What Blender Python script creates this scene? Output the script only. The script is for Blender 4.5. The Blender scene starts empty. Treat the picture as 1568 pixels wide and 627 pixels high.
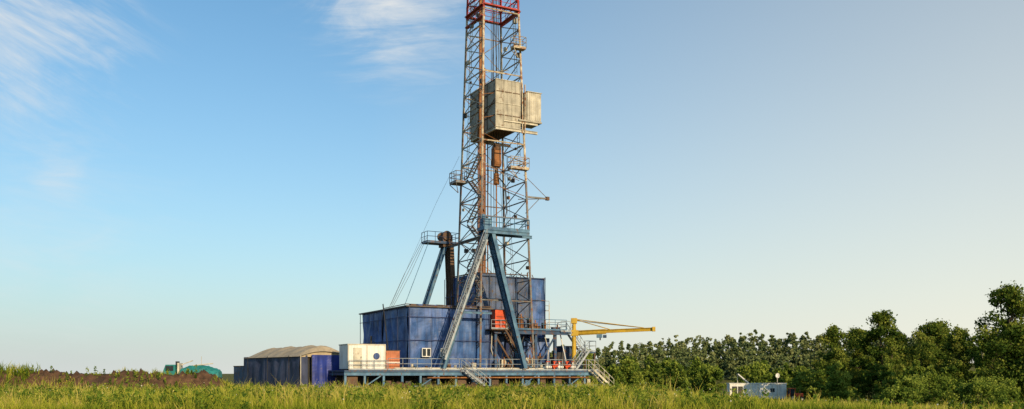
import bpy, math, random
import numpy as np
from mathutils import Vector, Matrix
random.seed(7)
RNG = np.random.default_rng(11)
scene = bpy.context.scene
R = math.radians

# ------------------------------------------------------------------ materials
def new_mat(name):
    m = bpy.data.materials.new(name); m.use_nodes = True
    nt = m.node_tree; nt.nodes.clear()
    out = nt.nodes.new('ShaderNodeOutputMaterial')
    return m, nt, out
def N(nt, t, **kw):
    n = nt.nodes.new(t)
    for k, v in kw.items(): setattr(n, k, v)
    return n
def ramp(nt, p0, p1, c0=(0,0,0,1), c1=(1,1,1,1)):
    r = nt.nodes.new('ShaderNodeValToRGB')
    r.color_ramp.elements[0].position = p0; r.color_ramp.elements[1].position = p1
    r.color_ramp.elements[0].color = c0; r.color_ramp.elements[1].color = c1
    return r
def mixc(nt, fac, a, b, blend='MIX'):
    m = nt.nodes.new('ShaderNodeMix'); m.data_type = 'RGBA'; m.blend_type = blend
    for sock, v in ((m.inputs[0], fac), (m.inputs[6], a), (m.inputs[7], b)):
        if hasattr(v, 'links'): nt.links.new(v, sock)
        elif isinstance(v, (int, float)): sock.default_value = v
        else: sock.default_value = (v[0], v[1], v[2], 1)
    return m.outputs[2]
def paint(name, col, rough=0.55, metal=0.0, rust=0.25, rustcol=(0.13,0.06,0.03), scale=1.3, bump=0.2, vary=0.35, fade=None, streak=0.35, big=0.0):
    m, nt, out = new_mat(name); L = nt.links
    tc = N(nt, 'ShaderNodeTexCoord')
    n1 = N(nt, 'ShaderNodeTexNoise'); n1.inputs['Scale'].default_value = scale; n1.inputs['Detail'].default_value = 6
    L.new(tc.outputs['Object'], n1.inputs['Vector'])
    r1 = ramp(nt, 0.3, 0.7); L.new(n1.outputs['Fac'], r1.inputs[0])
    dark = tuple(c*(1-vary) for c in col); lite = fade or tuple(min(1, c*(1+vary*0.6)) for c in col)
    c = mixc(nt, r1.outputs[0], dark, lite)
    if big:
        n4 = N(nt, 'ShaderNodeTexNoise'); n4.inputs['Scale'].default_value = 0.33; n4.inputs['Detail'].default_value = 5; n4.inputs['Roughness'].default_value=.65; n4.inputs['Distortion'].default_value=.8
        L.new(tc.outputs['Object'], n4.inputs['Vector']); r4 = ramp(nt, 0.46, 0.64, (0,0,0,1), (big,)*3+(1,)); L.new(n4.outputs['Fac'], r4.inputs[0])
        c = mixc(nt, r4.outputs[0], c, tuple(x*1.4+0.07 for x in col))
    mp = N(nt, 'ShaderNodeMapping'); mp.inputs['Scale'].default_value = (3.5, 3.5, 0.25)
    L.new(tc.outputs['Object'], mp.inputs[0])
    n2 = N(nt, 'ShaderNodeTexNoise'); n2.inputs['Scale'].default_value = 1.0; n2.inputs['Detail'].default_value = 4
    L.new(mp.outputs[0], n2.inputs['Vector'])
    r2 = ramp(nt, 0.5, 0.75, (0,0,0,1), (streak,)*3+(1,)); L.new(n2.outputs['Fac'], r2.inputs[0])
    c = mixc(nt, r2.outputs[0], c, tuple(0.35*x+0.02 for x in col))
    n3 = N(nt, 'ShaderNodeTexNoise'); n3.inputs['Scale'].default_value = 2.7; n3.inputs['Detail'].default_value = 9; n3.inputs['Roughness'].default_value = 0.7
    L.new(tc.outputs['Object'], n3.inputs['Vector'])
    r3 = ramp(nt, 0.66-rust*0.35, 0.74-rust*0.3); L.new(n3.outputs['Fac'], r3.inputs[0])
    c = mixc(nt, r3.outputs[0], c, rustcol)
    b = N(nt, 'ShaderNodeBsdfPrincipled'); L.new(c, b.inputs['Base Color'])
    b.inputs['Roughness'].default_value = rough; b.inputs['Metallic'].default_value = metal
    b.inputs['Specular IOR Level'].default_value = 0.3
    if bump:
        bp = N(nt, 'ShaderNodeBump'); bp.inputs['Strength'].default_value = bump; bp.inputs['Distance'].default_value = 0.06
        L.new(n1.outputs['Fac'], bp.inputs['Height']); L.new(bp.outputs[0], b.inputs['Normal'])
    L.new(b.outputs[0], out.inputs[0])
    return m
M = {}
M['blue'] = paint('blue_steel_paint', (0.045,0.14,0.28), rust=0.25, fade=(0.12,0.24,0.36))
M['dblue'] = paint('dark_blue_steel_paint', (0.03,0.07,0.15), rust=0.4)
M['tarp'] = paint('blue_tarpaulin', (0.022,0.075,0.26), rough=0.5, rust=0.22, rustcol=(0.06,0.085,0.16), scale=0.9, bump=1.0, vary=0.5, fade=(0.05,0.13,0.35), streak=0.9, big=.9)
M['tarp2'] = paint('weathered_blue_tarpaulin', (0.03,0.06,0.15), rough=0.6, rust=0.35, rustcol=(0.10,0.075,0.055), scale=0.9, bump=1.0, vary=0.6, fade=(0.06,0.11,0.23), streak=0.9, big=.7)
M['tarp3'] = paint('navy_tarpaulin', (0.018,0.03,0.10), rough=0.6, rust=0.05, rustcol=(0.05,0.05,0.06), scale=1.2, bump=0.8)
M['tarpt'] = paint('slate_tent_tarpaulin', (0.03,0.042,0.095), rough=0.65, rust=0.2, rustcol=(0.06,0.06,0.07), scale=1.2, bump=0.8, big=.4)
M['tarpb'] = paint('bright_blue_tarpaulin', (0.02,0.04,0.24), rough=0.5, rust=0.0, scale=1.0, bump=0.8)
M['canvas'] = paint('beige_canvas', (0.44,0.36,0.25), rough=0.85, rust=0.15, rustcol=(0.22,0.17,0.12), scale=0.9, bump=0.6, vary=0.25)
M['grey'] = paint('grey_weathered_panel', (0.40,0.37,0.30), rough=0.6, rust=0.3, rustcol=(0.18,0.12,0.075), streak=0.9, vary=.35)
M['lgrey'] = paint('light_grey_panel', (0.54,0.50,0.41), rough=0.6, rust=0.15, rustcol=(.22,.15,.1), streak=0.6)
M['mastw'] = paint('pale_mast_paint', (0.50,0.43,0.31), rust=0.5, rustcol=(0.25,0.10,0.04), vary=.4)
M['mastb'] = paint('blue_grey_mast_paint', (0.19,0.20,0.20), rust=0.55, rustcol=(0.20,0.09,0.045))
M['red'] = paint('red_mast_paint', (0.42,0.04,0.03), rust=0.35)
M['redbox'] = paint('orange_red_paint', (0.66,0.09,0.03), rust=0.05)
M['orange'] = paint('faded_orange_paint', (0.50,0.17,0.08), rust=0.2)
M['yellow'] = paint('yellow_crane_paint', (0.50,0.32,0.03), rust=0.18, vary=0.25)
M['rail'] = paint('railing_paint', (0.32,0.36,0.40), rust=0.3)
M['white'] = paint('white_paint', (0.72,0.71,0.68), rust=0.08, vary=0.12, streak=0.5)
M['rusty'] = paint('rusty_pipe', (0.30,0.13,0.05), rust=0.4, rustcol=(0.14,0.06,0.025), rough=0.8)
M['brown'] = paint('rusty_brown_steel', (0.12,0.075,0.05), rust=0.4, rough=0.8)
M['dark'] = paint('dark_machinery_and_shade', (0.03,0.032,0.036), rust=0.25)  # also colours the panels that stand in for shaded interiors
M['teal'] = paint('teal_paint', (0.02,0.20,0.20), rust=0.2, rustcol=(0.03,0.10,0.09), bump=0.8)
M['rubber'] = paint('tyre_rubber', (0.02,0.02,0.02), rust=0.0, rough=0.9)
M['roof'] = paint('dusty_roof_sheet', (0.12,0.10,0.09), rust=0.35, rough=0.8)
M['glass'] = paint('window_glass', (0.03,0.04,0.05), rust=0.0, rough=0.1, bump=0)
M['bark'] = paint('tree_bark', (0.10,0.075,0.05), rust=0.2, rustcol=(0.05,0.04,0.03), rough=0.9, bump=0.6)
M['birch'] = paint('pale_bark', (0.35,0.32,0.27), rust=0.2, rustcol=(0.05,0.04,0.03), rough=0.9)

def leafmat(name, stops, transl=0.35):
    m, nt, out = new_mat(name); L = nt.links
    at = N(nt, 'ShaderNodeAttribute'); at.attribute_name = 'tint'
    cr = N(nt, 'ShaderNodeValToRGB'); els = cr.color_ramp.elements
    els[0].position = 0; els[0].color = (*stops[0], 1); els[1].position = 1; els[1].color = (*stops[-1], 1)
    for i, s in enumerate(stops[1:-1]):
        e = els.new((i+1)/(len(stops)-1)); e.color = (*s, 1)
    L.new(at.outputs['Fac'], cr.inputs[0])
    d = N(nt, 'ShaderNodeBsdfDiffuse'); L.new(cr.outputs[0], d.inputs[0])
    if transl <= 0:
        L.new(d.outputs[0], out.inputs[0]); return m
    t = N(nt, 'ShaderNodeBsdfTranslucent'); mx = N(nt, 'ShaderNodeMixShader')
    L.new(cr.outputs[0], t.inputs[0])
    mx.inputs[0].default_value = transl
    L.new(d.outputs[0], mx.inputs[1]); L.new(t.outputs[0], mx.inputs[2]); L.new(mx.outputs[0], out.inputs[0])
    return m
M['grass'] = leafmat('grass_blades', [(0.06,0.11,0.015),(0.23,0.29,0.03),(0.45,0.44,0.055),(0.66,0.52,0.16)], 0.4)
M['weed'] = leafmat('weed_leaves', [(0.04,0.085,0.015),(0.10,0.17,0.025),(0.22,0.29,0.04),(0.45,0.42,0.08)], 0.4)
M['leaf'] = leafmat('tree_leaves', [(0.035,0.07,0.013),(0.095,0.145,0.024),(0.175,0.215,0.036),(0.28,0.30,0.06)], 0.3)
M['leaf2'] = leafmat('bush_leaves', [(0.04,0.08,0.015),(0.11,0.17,0.028),(0.19,0.25,0.04),(0.28,0.33,0.06)], 0.3)
M['leaffar'] = leafmat('hazy_distant_leaves', [(0.06,0.095,0.045),(0.095,0.13,0.055),(0.14,0.17,0.065),(0.19,0.205,0.085)], 0.0)  # paler stops put aerial haze into the leaf colour
M['flower'] = leafmat('flower_petals', [(0.55,0.5,0.2),(0.6,0.45,0.06),(0.6,0.6,0.5),(0.7,0.7,0.62)], 0.3)

# ------------------------------------------------------------------ mesh builder
class MB:
    def __init__(s): s.v=[]; s.f=[]; s.m=[]; s.mats=[]
    def mi(s, k):
        if k not in s.mats: s.mats.append(k)
        return s.mats.index(k)
    def add(s, vs, fs, k):
        o=len(s.v); s.v.extend([tuple(v) for v in vs]); i=s.mi(k)
        for f in fs: s.f.append([o+j for j in f]); s.m.append(i)
    def box(s, a, b, k):
        (x0,y0,z0),(x1,y1,z1)=a,b
        vs=[(x0,y0,z0),(x1,y0,z0),(x1,y1,z0),(x0,y1,z0),(x0,y0,z1),(x1,y0,z1),(x1,y1,z1),(x0,y1,z1)]
        s.add(vs,[(0,3,2,1),(4,5,6,7),(0,1,5,4),(1,2,6,5),(2,3,7,6),(3,0,4,7)],k)
    def beam(s, p, q, w, h, k):
        p=Vector(p); q=Vector(q); d=(q-p).normalized()
        up=Vector((0,0,1)) if abs(d.z)<0.95 else Vector((0,1,0))
        sx=d.cross(up).normalized()*w/2; sy=d.cross(sx).normalized()*h/2
        vs=[p-sx-sy,p+sx-sy,p+sx+sy,p-sx+sy,q-sx-sy,q+sx-sy,q+sx+sy,q-sx+sy]
        s.add(vs,[(0,3,2,1),(4,5,6,7),(0,1,5,4),(1,2,6,5),(2,3,7,6),(3,0,4,7)],k)
    def ibeam(s, p, q, w, h, k):
        # H-section: two flanges and a web
        p=Vector(p); q=Vector(q); d=(q-p).normalized()
        up=Vector((0,0,1)) if abs(d.z)<0.95 else Vector((0,1,0))
        sx=d.cross(up).normalized(); sy=d.cross(sx).normalized()
        t=0.12*h
        for sg in (1,-1):
            o=sy*sg*(h/2-t/2); s.beam(p+o,q+o,w,t,k)
        s.beam(p,q,w*0.2,h-2*t-0.004,k)
    def tube(s, p, q, r, k, n=6, r2=None):
        p=Vector(p); q=Vector(q); d=(q-p)
        if d.length<1e-5: return
        d.normalize(); up=Vector((0,0,1)) if abs(d.z)<0.95 else Vector((0,1,0))
        sx=d.cross(up).normalized(); sy=d.cross(sx).normalized(); r2=r if r2 is None else r2
        vs=[]
        for c,rr in ((p,r),(q,r2)):
            for i in range(n):
                a=2*math.pi*i/n; vs.append(c+sx*math.cos(a)*rr+sy*math.sin(a)*rr)
        fs=[(i,(i+1)%n,n+(i+1)%n,n+i) for i in range(n)]+[tuple(range(n))[::-1],tuple(range(n,2*n))]
        s.add(vs,fs,k)
    def path(s, pts, r, k, n=6):
        for a,b in zip(pts[:-1],pts[1:]): s.tube(a,b,r,k,n)
    def sheet(s, p0, p1, z0, z1, k, amp=0.11, seed=0, cell=0.25, pitch=2.0, z0b=None,z1b=None):
        # hanging tarpaulin between p0 and p1 with folds and belly between battens
        rr=random.Random(seed); p0=Vector((p0[0],p0[1],0)); p1=Vector((p1[0],p1[1],0)); L=(p1-p0).length
        d=(p1-p0)/L; nrm=Vector((d.y,-d.x,0)); nx=max(4,int(L/cell)); nz=max(4,int((z1-z0)/cell))
        ph=[(rr.uniform(0,6.3),rr.uniform(0.6,3.4),rr.uniform(-2.2,2.2),rr.uniform(0.3,1)) for _ in range(8)]
        vs=[]
        for j in range(nz+1):
            for i in range(nx+1):
                u=L*i/nx; t=j/nz
                zz0=z0+((z0b-z0)*i/nx if z0b is not None else 0); zz1=z1+((z1b-z1)*i/nx if z1b is not None else 0)
                z=zz0+(zz1-zz0)*t
                w=sum(a*math.sin(p+f*u*1.7+g*z) for p,f,g,a in ph)/3.0
                belly=abs(math.sin(math.pi*u/pitch))**0.6
                o=amp*(w*0.8+belly*0.6)*min(1,4*t*(1-t)+0.15)
                vs.append(p0+d*u+nrm*o+Vector((0,0,z)))
        fs=[(j*(nx+1)+i,j*(nx+1)+i+1,(j+1)*(nx+1)+i+1,(j+1)*(nx+1)+i) for j in range(nz) for i in range(nx)]
        s.add(vs,fs,k)
    def rail(s, pts, h=1.1, step=1.4, k='rail', r=0.03):
        for a,b in zip(pts[:-1],pts[1:]):
            a=Vector(a); b=Vector(b); n=max(1,round((b-a).length/step))
            for i in range(n+1):
                p=a.lerp(b,i/n); s.tube(p,p+Vector((0,0,h)),r,k,4)
            for f in (1,0.55): s.tube(a+Vector((0,0,h*f)),b+Vector((0,0,h*f)),r,k,4)
            s.beam(a+Vector((0,0,.08)),b+Vector((0,0,.08)),0.02,0.13,k)
    def stair(s, top, bot, wv, k='rail', n=None, rails=True):
        top=Vector(top); bot=Vector(bot); wv=Vector(wv); n=n or max(4,int(abs(top.z-bot.z)/0.22))
        for o in (Vector((0,0,0)),wv):
            s.beam(top+o,bot+o,0.06,0.2,k)
            if rails:
                h=Vector((0,0,1.0))
                s.tube(top+o+h,bot+o+h,0.03,k,4); s.tube(top+o+h*.55,bot+o+h*.55,0.025,k,4)
                for i in range(5):
                    p=top.lerp(bot,i/4)+o; s.tube(p,p+h,0.028,k,4)
        d=(bot-top); hd=Vector((d.x,d.y,0)).normalized()*0.13
        for i in range(n):
            p=top.lerp(bot,(i+.5)/n); a=p-hd; b=p+hd
            s.add([a,a+wv,b+wv,b,a-Vector((0,0,.04)),a+wv-Vector((0,0,.04)),b+wv-Vector((0,0,.04)),b-Vector((0,0,.04))],
                  [(0,1,2,3),(7,6,5,4),(0,4,5,1),(2,6,7,3)],k)
    def ladder(s, a, b, wv, k='rail', step=0.4, r=0.03):
        a=Vector(a); b=Vector(b); wv=Vector(wv)
        s.tube(a,b,r,k,4); s.tube(a+wv,b+wv,r,k,4); n=int((b-a).length/step)
        for i in range(n):
            p=a.lerp(b,(i+.5)/n); s.tube(p,p+wv,r*.7,k,4)
    def obj(s, name, parent=None):
        me=bpy.data.meshes.new(name); me.from_pydata(s.v,[],s.f)
        for k in s.mats: me.materials.append(M[k])
        me.polygons.foreach_set('material_index', s.m)
        me.update(); o=bpy.data.objects.new(name, me); scene.collection.objects.link(o)
        if parent: o.parent=parent
        return o
def empty(name, loc=(0,0,0), rz=0):
    e=bpy.data.objects.new(name,None); e.location=loc; e.rotation_euler=(0,0,rz); e.empty_display_size=0.5
    scene.collection.objects.link(e); return e

def np_mesh(name, verts, sizes, loops, tint, mat, link=True):
    me=bpy.data.meshes.new(name); nv=len(verts); nf=len(sizes)
    me.vertices.add(nv); me.vertices.foreach_set('co', verts.astype(np.float32).ravel())
    me.loops.add(len(loops)); me.loops.foreach_set('vertex_index', loops.astype(np.int32))
    me.polygons.add(nf); starts=np.concatenate([[0],np.cumsum(sizes)[:-1]])
    me.polygons.foreach_set('loop_start', starts.astype(np.int32))
    at=me.attributes.new('tint','FLOAT','POINT'); at.data.foreach_set('value', tint.astype(np.float32))
    me.materials.append(mat); me.update(calc_edges=True); me.validate()
    o=bpy.data.objects.new(name, me)
    if link: scene.collection.objects.link(o)
    return o

# ------------------------------------------------------------------ terrain
def ss(a,b,x):
    t=np.clip((x-a)/(b-a),0,1); return t*t*(3-2*t)
_r=np.random.default_rng(3); _ph=_r.uniform(0,6.28,(12,)); _an=_r.uniform(0,6.28,(12,))
def wav(x,y,s,k=0):
    v=0
    for i in range(6):
        a=_an[(i+k)%12]; f=(1+0.45*i)/s
        v=v+np.sin((x*np.cos(a)+y*np.sin(a))*f*6.28+_ph[(i+2*k)%12])/(1+0.45*i)
    return v/2.4
def terrain(x,y):
    x=np.asarray(x,float); y=np.asarray(y,float)
    dip=-3.4*ss(30,160,y)*ss(9,22,x)
    hill=ss(230,370,y)*(3.4*ss(9,22,x)+6.0*ss(20,95,x))*(1-ss(500,1500,y))
    pad=0.45*np.exp(-((x-42)/9)**4-((y-151)/8)**4)      # levelled stand for the caravan
    bump=(0.10*wav(x,y,14)+0.05*wav(x,y,4,3))*(1-ss(300,600,y))
    return dip+hill+bump+pad
def mound_h(x,y):
    c=78+1.0*wav(x,x*0,11)
    prof=np.exp(-((y-c)/2.3)**2)
    ends=(1-ss(-27,-22.5,x))*ss(-80,-70,x)
    h=1.84+0.30*wav(x,y*0.3,9,2)+0.20*wav(x,y,2.3,4)+0.15*wav(x,y,0.9,5)
    return prof*ends*np.maximum(h,0.2)

xs=np.concatenate([-np.geomspace(3500,75,22),np.linspace(-70,110,121),np.geomspace(115,3500,24)])
ys=np.concatenate([[-1500,-600,-250,-100,-50,-20],np.linspace(0,220,111),np.geomspace(226,6000,40)])
X,Y=np.meshgrid(xs,ys); Z=terrain(X,Y)
V=np.stack([X,Y,Z],-1).reshape(-1,3); nx=len(xs); ny=len(ys)
ii,jj=np.meshgrid(np.arange(nx-1),np.arange(ny-1)); a=(jj*nx+ii).ravel()
F=np.stack([a,a+1,a+nx+1,a+nx],-1)
m,nt,out=new_mat('field_ground'); L=nt.links
tc=N(nt,'ShaderNodeTexCoord'); n1=N(nt,'ShaderNodeTexNoise'); n1.inputs['Scale'].default_value=0.12; n1.inputs['Detail'].default_value=8
n2=N(nt,'ShaderNodeTexNoise'); n2.inputs['Scale'].default_value=2.5; n2.inputs['Detail'].default_value=6
L.new(tc.outputs['Object'],n1.inputs[0]); L.new(tc.outputs['Object'],n2.inputs[0])
c1=ramp(nt,0.35,0.65,(0.09,0.11,0.02,1),(0.19,0.20,0.04,1)); L.new(n1.outputs[0],c1.inputs[0])
c2=ramp(nt,0.4,0.6); L.new(n2.outputs[0],c2.inputs[0])
c=mixc(nt,c2.outputs[0],c1.outputs[0],(0.12,0.10,0.04))
# bare trodden soil on the drilling pad
vs=N(nt,'ShaderNodeVectorMath',operation='DISTANCE'); vs.inputs[1].default_value=(-3,93,0); 
L.new(tc.outputs['Object'],vs.inputs[0]); pr=N(nt,'ShaderNodeMapRange'); pr.inputs[1].default_value=15; pr.inputs[2].default_value=28; pr.inputs[3].default_value=1; pr.inputs[4].default_value=0
L.new(vs.outputs['Value'],pr.inputs[0]); c=mixc(nt,pr.outputs[0],c,(0.15,0.095,0.055))
b=N(nt,'ShaderNodeBsdfPrincipled'); b.inputs['Roughness'].default_value=0.95; b.inputs['Specular IOR Level'].default_value=0.1
L.new(c,b.inputs['Base Color']); bp=N(nt,'ShaderNodeBump'); bp.inputs['Distance'].default_value=0.15; L.new(n2.outputs[0],bp.inputs['Height']); L.new(bp.outputs[0],b.inputs['Normal'])
L.new(b.outputs[0],out.inputs[0])
g=np_mesh('ground',V,np.full(len(F),4),F.ravel(),np.zeros(len(V)),m)
g.data.polygons.foreach_set('use_smooth',[True]*len(F))

def soil_ridge(name,xs,ys,hf,seed):
    X,Y=np.meshgrid(xs,ys); r=np.random.default_rng(seed); H=hf(X,Y)
    Z=terrain(X,Y)-0.12+H*(1+r.normal(0,0.06,X.shape))+np.abs(wav(X,Y,1.3,6))*0.16*H
    V=np.stack([X,Y,Z],-1).reshape(-1,3); nx=len(xs); ny=len(ys)
    ii,jj=np.meshgrid(np.arange(nx-1),np.arange(ny-1)); a=(jj*nx+ii).ravel(); F=np.stack([a,a+1,a+nx+1,a+nx],-1)
    return np_mesh(name,V,np.full(len(F),4),F.ravel(),np.zeros(len(V)),M['soil'])
M['soil']=paint('bare_soil',(0.115,0.062,0.034),rough=0.95,rust=0.3,rustcol=(0.035,0.023,0.015),scale=2.5,bump=0.8,streak=0,vary=.45)
soil_ridge('earth_mound',np.arange(-82,-21,0.25),np.arange(71,85,0.25),mound_h,1)
def berm_h(x,y):
    return np.exp(-((y-83.2-0.35*wav(x,x*0,9,1))/0.8)**2)*ss(-17,-13,x)*(1-ss(4,8,x))*np.maximum(0.7+0.28*wav(x,y*.3,3.2,3)+0.12*wav(x,y,.9,2),.1)
soil_ridge('soil_berm',np.arange(-18,9,0.2),np.arange(81,85.4,0.2),berm_h,2)

# ------------------------------------------------------------------ grass
RIGO=np.array([-9.94,87.5]); TH=R(28); RA=np.array([math.cos(TH),math.sin(TH)]); RB=np.array([-math.sin(TH),math.cos(TH)])
def in_rig(x,y):
    dx=x-RIGO[0]; dy=y-RIGO[1]; a=dx*RA[0]+dy*RA[1]; b=dx*RB[0]+dy*RB[1]
    return (a>-8)&(a<22.5)&(b>-3.0)&(b<17)
def in_tent(x,y):
    dx=x+19.7; dy=y-85; t=R(38); a=dx*math.cos(t)+dy*math.sin(t); b=-dx*math.sin(t)+dy*math.cos(t)
    return (a>-0.4)&(a<5.4)&(b>-0.4)&(b<14.2)
def lowr(x): return 1-0.55*ss(10,20,x)
def blades(base,h,w,lean,tint,rng):
    n=len(base); ph=rng.uniform(0,6.28,n); la=rng.uniform(0,6.28,n)
    wd=np.stack([np.cos(ph),np.sin(ph),np.zeros(n)],-1)*w[:,None]/2
    ld=np.stack([np.cos(la),np.sin(la),np.zeros(n)],-1)*(lean*h)[:,None]
    up=np.array([0,0,1.0])[None]*h[:,None]
    v=np.empty((n,5,3)); v[:,0]=base-wd; v[:,1]=base+wd; v[:,2]=base+wd*0.8+up*0.55+ld*0.3; v[:,3]=base-wd*0.8+up*0.55+ld*0.3; v[:,4]=base+up*0.97+ld
    idx=np.arange(n)[:,None]*5; loops=np.concatenate([idx+0,idx+1,idx+2,idx+3, idx+3,idx+2,idx+4],1)
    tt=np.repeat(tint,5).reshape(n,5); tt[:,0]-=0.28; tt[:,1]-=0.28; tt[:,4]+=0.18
    return v.reshape(-1,3), np.tile([4,3],n), loops.ravel(), np.clip(tt,0,1).ravel()
def grass(name,xy,nb,hs,rng,spread=0.16,zf=terrain,wmul=1.0,tb=0.0):
    x,y=xy; keep=~in_rig(x,y)&~in_tent(x,y)&~((x>35)&(x<49)&(y>147)&(y<156)); x=x[keep]; y=y[keep]; n=len(x)
    patch=0.5+0.5*wav(x,y*0.6,19,1); fine=0.5+0.5*wav(x,y*.7,2.6,7); mid=0.5+0.5*wav(x,y,6.5,4)
    H=hs*(0.25+0.8*fine+0.45*mid)*rng.uniform(0.55,1.4,n)*lowr(x)
    T=np.clip(0.20+0.40*patch+0.50*(mid-0.5)+0.40*(fine-.5)+rng.normal(0,0.15,n)+tb,0,1)
    bx=np.repeat(x,nb)+rng.normal(0,spread,n*nb); by=np.repeat(y,nb)+rng.normal(0,spread,n*nb)
    h=np.repeat(H,nb)*rng.uniform(0.5,1.15,n*nb); bz=zf(bx,by)-0.03
    w=(0.022+0.030*rng.random(n*nb))*np.clip(by/60,0.8,1.6)*wmul
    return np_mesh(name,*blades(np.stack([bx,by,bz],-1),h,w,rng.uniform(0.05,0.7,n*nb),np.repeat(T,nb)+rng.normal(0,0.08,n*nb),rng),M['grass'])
n=36000; y=37+RNG.random(n)**1.25*60; x=(RNG.random(n)*2-1)*(0.58*y+3)
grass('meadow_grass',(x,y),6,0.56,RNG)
n=5500; y=96+RNG.random(n)*68; x=9+RNG.random(n)*(0.52*y)
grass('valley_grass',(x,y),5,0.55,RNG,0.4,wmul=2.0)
n=6500; y=38+RNG.random(n)**1.2*46; x=(RNG.random(n)*2-1)*(0.58*y+3); k=(wav(x,y*.6,5,8)>0.1)&((x<10)|(RNG.random(n)<.2)); x=x[k];y=y[k]
grass('tall_meadow_weeds',(x,y),7,0.95,RNG,0.12,wmul=1.0,tb=0.18)
n=1300; x=RNG.uniform(-60,-23.5,n); y=78+RNG.normal(0,1.6,n); k=wav(x,y,7,3)>0.1; x=x[k]; y=y[k]
mz=lambda a,b: terrain(a,b)+mound_h(a,b)
grass('mound_weeds',(x,y),6,0.36,RNG,0.22,zf=mz,tb=-.02)
n=200; x=-41-RNG.random(n)**1.6*17; y=77.5+RNG.normal(0,1.2,n)
grass('tall_weeds',(x,y),7,0.9,RNG,0.3,zf=mz,wmul=1.3,tb=-0.1)
# broad-leaved weeds: upright stems carrying many small leaves
def weeds(name,x,y,hr,rng,zf=terrain,nl=26,ls=(.05,.12)):
    k=~in_rig(x,y)&~in_tent(x,y); x=x[k]; y=y[k]; n=len(x); H=rng.uniform(*hr,n)*lowr(x); T=rng.uniform(.0,.85,n)
    N_=n*nl; t=rng.random(N_); Hh=np.repeat(H,nl); r=Hh*.28*(1-.65*t)*rng.random(N_)**.5; a=rng.uniform(0,6.28,N_)
    c=np.stack([np.repeat(x,nl)+r*np.cos(a),np.repeat(y,nl)+r*np.sin(a),zf(np.repeat(x,nl),np.repeat(y,nl))+Hh*(.1+.9*t)],-1)
    nr=rng.normal(size=(N_,3)); nr/=np.linalg.norm(nr,axis=1)[:,None]; t1=np.cross(nr,rng.normal(size=(N_,3))); t1/=np.linalg.norm(t1,axis=1)[:,None]; t2=np.cross(nr,t1)
    s=rng.uniform(*ls,N_)[:,None]
    v=np.stack([c-t1*s,c-t2*s*.45,c+t1*s,c+t2*s*.45],1).reshape(-1,3); tt=np.clip(np.repeat(T,nl)*.7+.3*t-.05+rng.normal(0,.1,N_),0,1)
    np_mesh(name,v,np.full(N_,4),np.arange(4*N_),np.repeat(tt,4),M['weed'])
n=5200; y=38+RNG.random(n)**1.15*45; x=(RNG.random(n)*2-1)*(0.58*y+3); k=(wav(x,y*.6,8,5)>0.0)&((x<10)|(RNG.random(n)<.35))
weeds('broadleaf_weeds',x[k],y[k],(.45,1.05),RNG)
n=85; x=RNG.uniform(-58,-24,n); y=77+RNG.normal(0,1.3,n)
weeds('mound_shrubs',x,y,(.3,.85),RNG,zf=mz,nl=34)
# wildflower heads on thin stems
n=1500; y=38+RNG.random(n)**1.2*50; x=(RNG.random(n)*2-1)*(0.6*y+3); k=~in_rig(x,y); x=x[k]; y=y[k]
k=wav(x,y,9,5)>0.0; x=x[k]; y=y[k]; n=len(x); h=RNG.uniform(0.45,1.0,n)*lowr(x); z=terrain(x,y)
s=RNG.uniform(0.02,0.045,n)
d1=RNG.normal(size=(n,3)); d1/=np.linalg.norm(d1,axis=1)[:,None]; d2=np.cross(d1,RNG.normal(size=(n,3))); d2/=np.linalg.norm(d2,axis=1)[:,None]
c=np.stack([x,y,z+h],-1); v=np.stack([c-d1*s[:,None],c-d2*s[:,None],c+d1*s[:,None],c+d2*s[:,None]],1).reshape(-1,3)
np_mesh('wildflowers',v,np.full(n,4),np.arange(4*n),np.repeat(RNG.random(n)**1.3,4),M['flower'])
np_mesh('flower_stems',*blades(np.stack([x,y,z],-1),h,np.full(n,0.014),np.zeros(n),np.full(n,0.35),RNG),M['grass'])

# ------------------------------------------------------------------ trees
def crown(rng,H,Rr,base,nl,ls,lobes,pointy=0.0,flat=0.85,ball=0.35,lob=(0.12,0.30)):
    """leaf quads scattered through uneven foliage clumps; returns verts,tints,clump centres"""
    C=[];S=[]
    for i in range(lobes):
        t=rng.random()**0.85; z=base+(H-base)*t
        pr=(math.sin(math.pi*(0.16+0.80*t))**0.75)*(1-pointy*t)
        a=rng.uniform(0,6.28); rad=Rr*pr*rng.uniform(0.1,0.95)
        s=Rr*rng.uniform(*lob)*(1.1-0.30*t)
        C.append((rad*math.cos(a),rad*math.sin(a),min(z,H-s*0.5))); S.append(s)
    C=np.array(C); S=np.array(S); p=S**2/np.sum(S**2); li=rng.choice(lobes,nl,p=p)
    d=rng.normal(size=(nl,3)); d/=np.linalg.norm(d,axis=1)[:,None]
    rr=S[li]*(0.25+0.55*rng.random(nl)+np.abs(rng.normal(0,0.30,nl))); sq=rng.uniform(0.6,1.25,(lobes,3))[li]
    c=C[li]+d*rr[:,None]*sq*np.array([1,1,flat])
    nrm=d*ball+rng.normal(size=(nl,3))*0.6+np.array([0,0,0.22]); nrm/=np.linalg.norm(nrm,axis=1)[:,None]
    t1=np.cross(nrm,rng.normal(size=(nl,3))); t1/=np.linalg.norm(t1,axis=1)[:,None]; t2=np.cross(nrm,t1)
    sz=ls*rng.uniform(0.5,1.2,nl)[:,None]/2
    v=np.stack([c-t1*sz,c-t2*sz*0.7,c+t1*sz,c+t2*sz*0.7],1)
    lt=rng.uniform(0.10,0.80,lobes)
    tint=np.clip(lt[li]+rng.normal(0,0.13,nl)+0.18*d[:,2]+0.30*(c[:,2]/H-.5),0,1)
    return v.reshape(-1,3),np.repeat(tint,4),C
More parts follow.
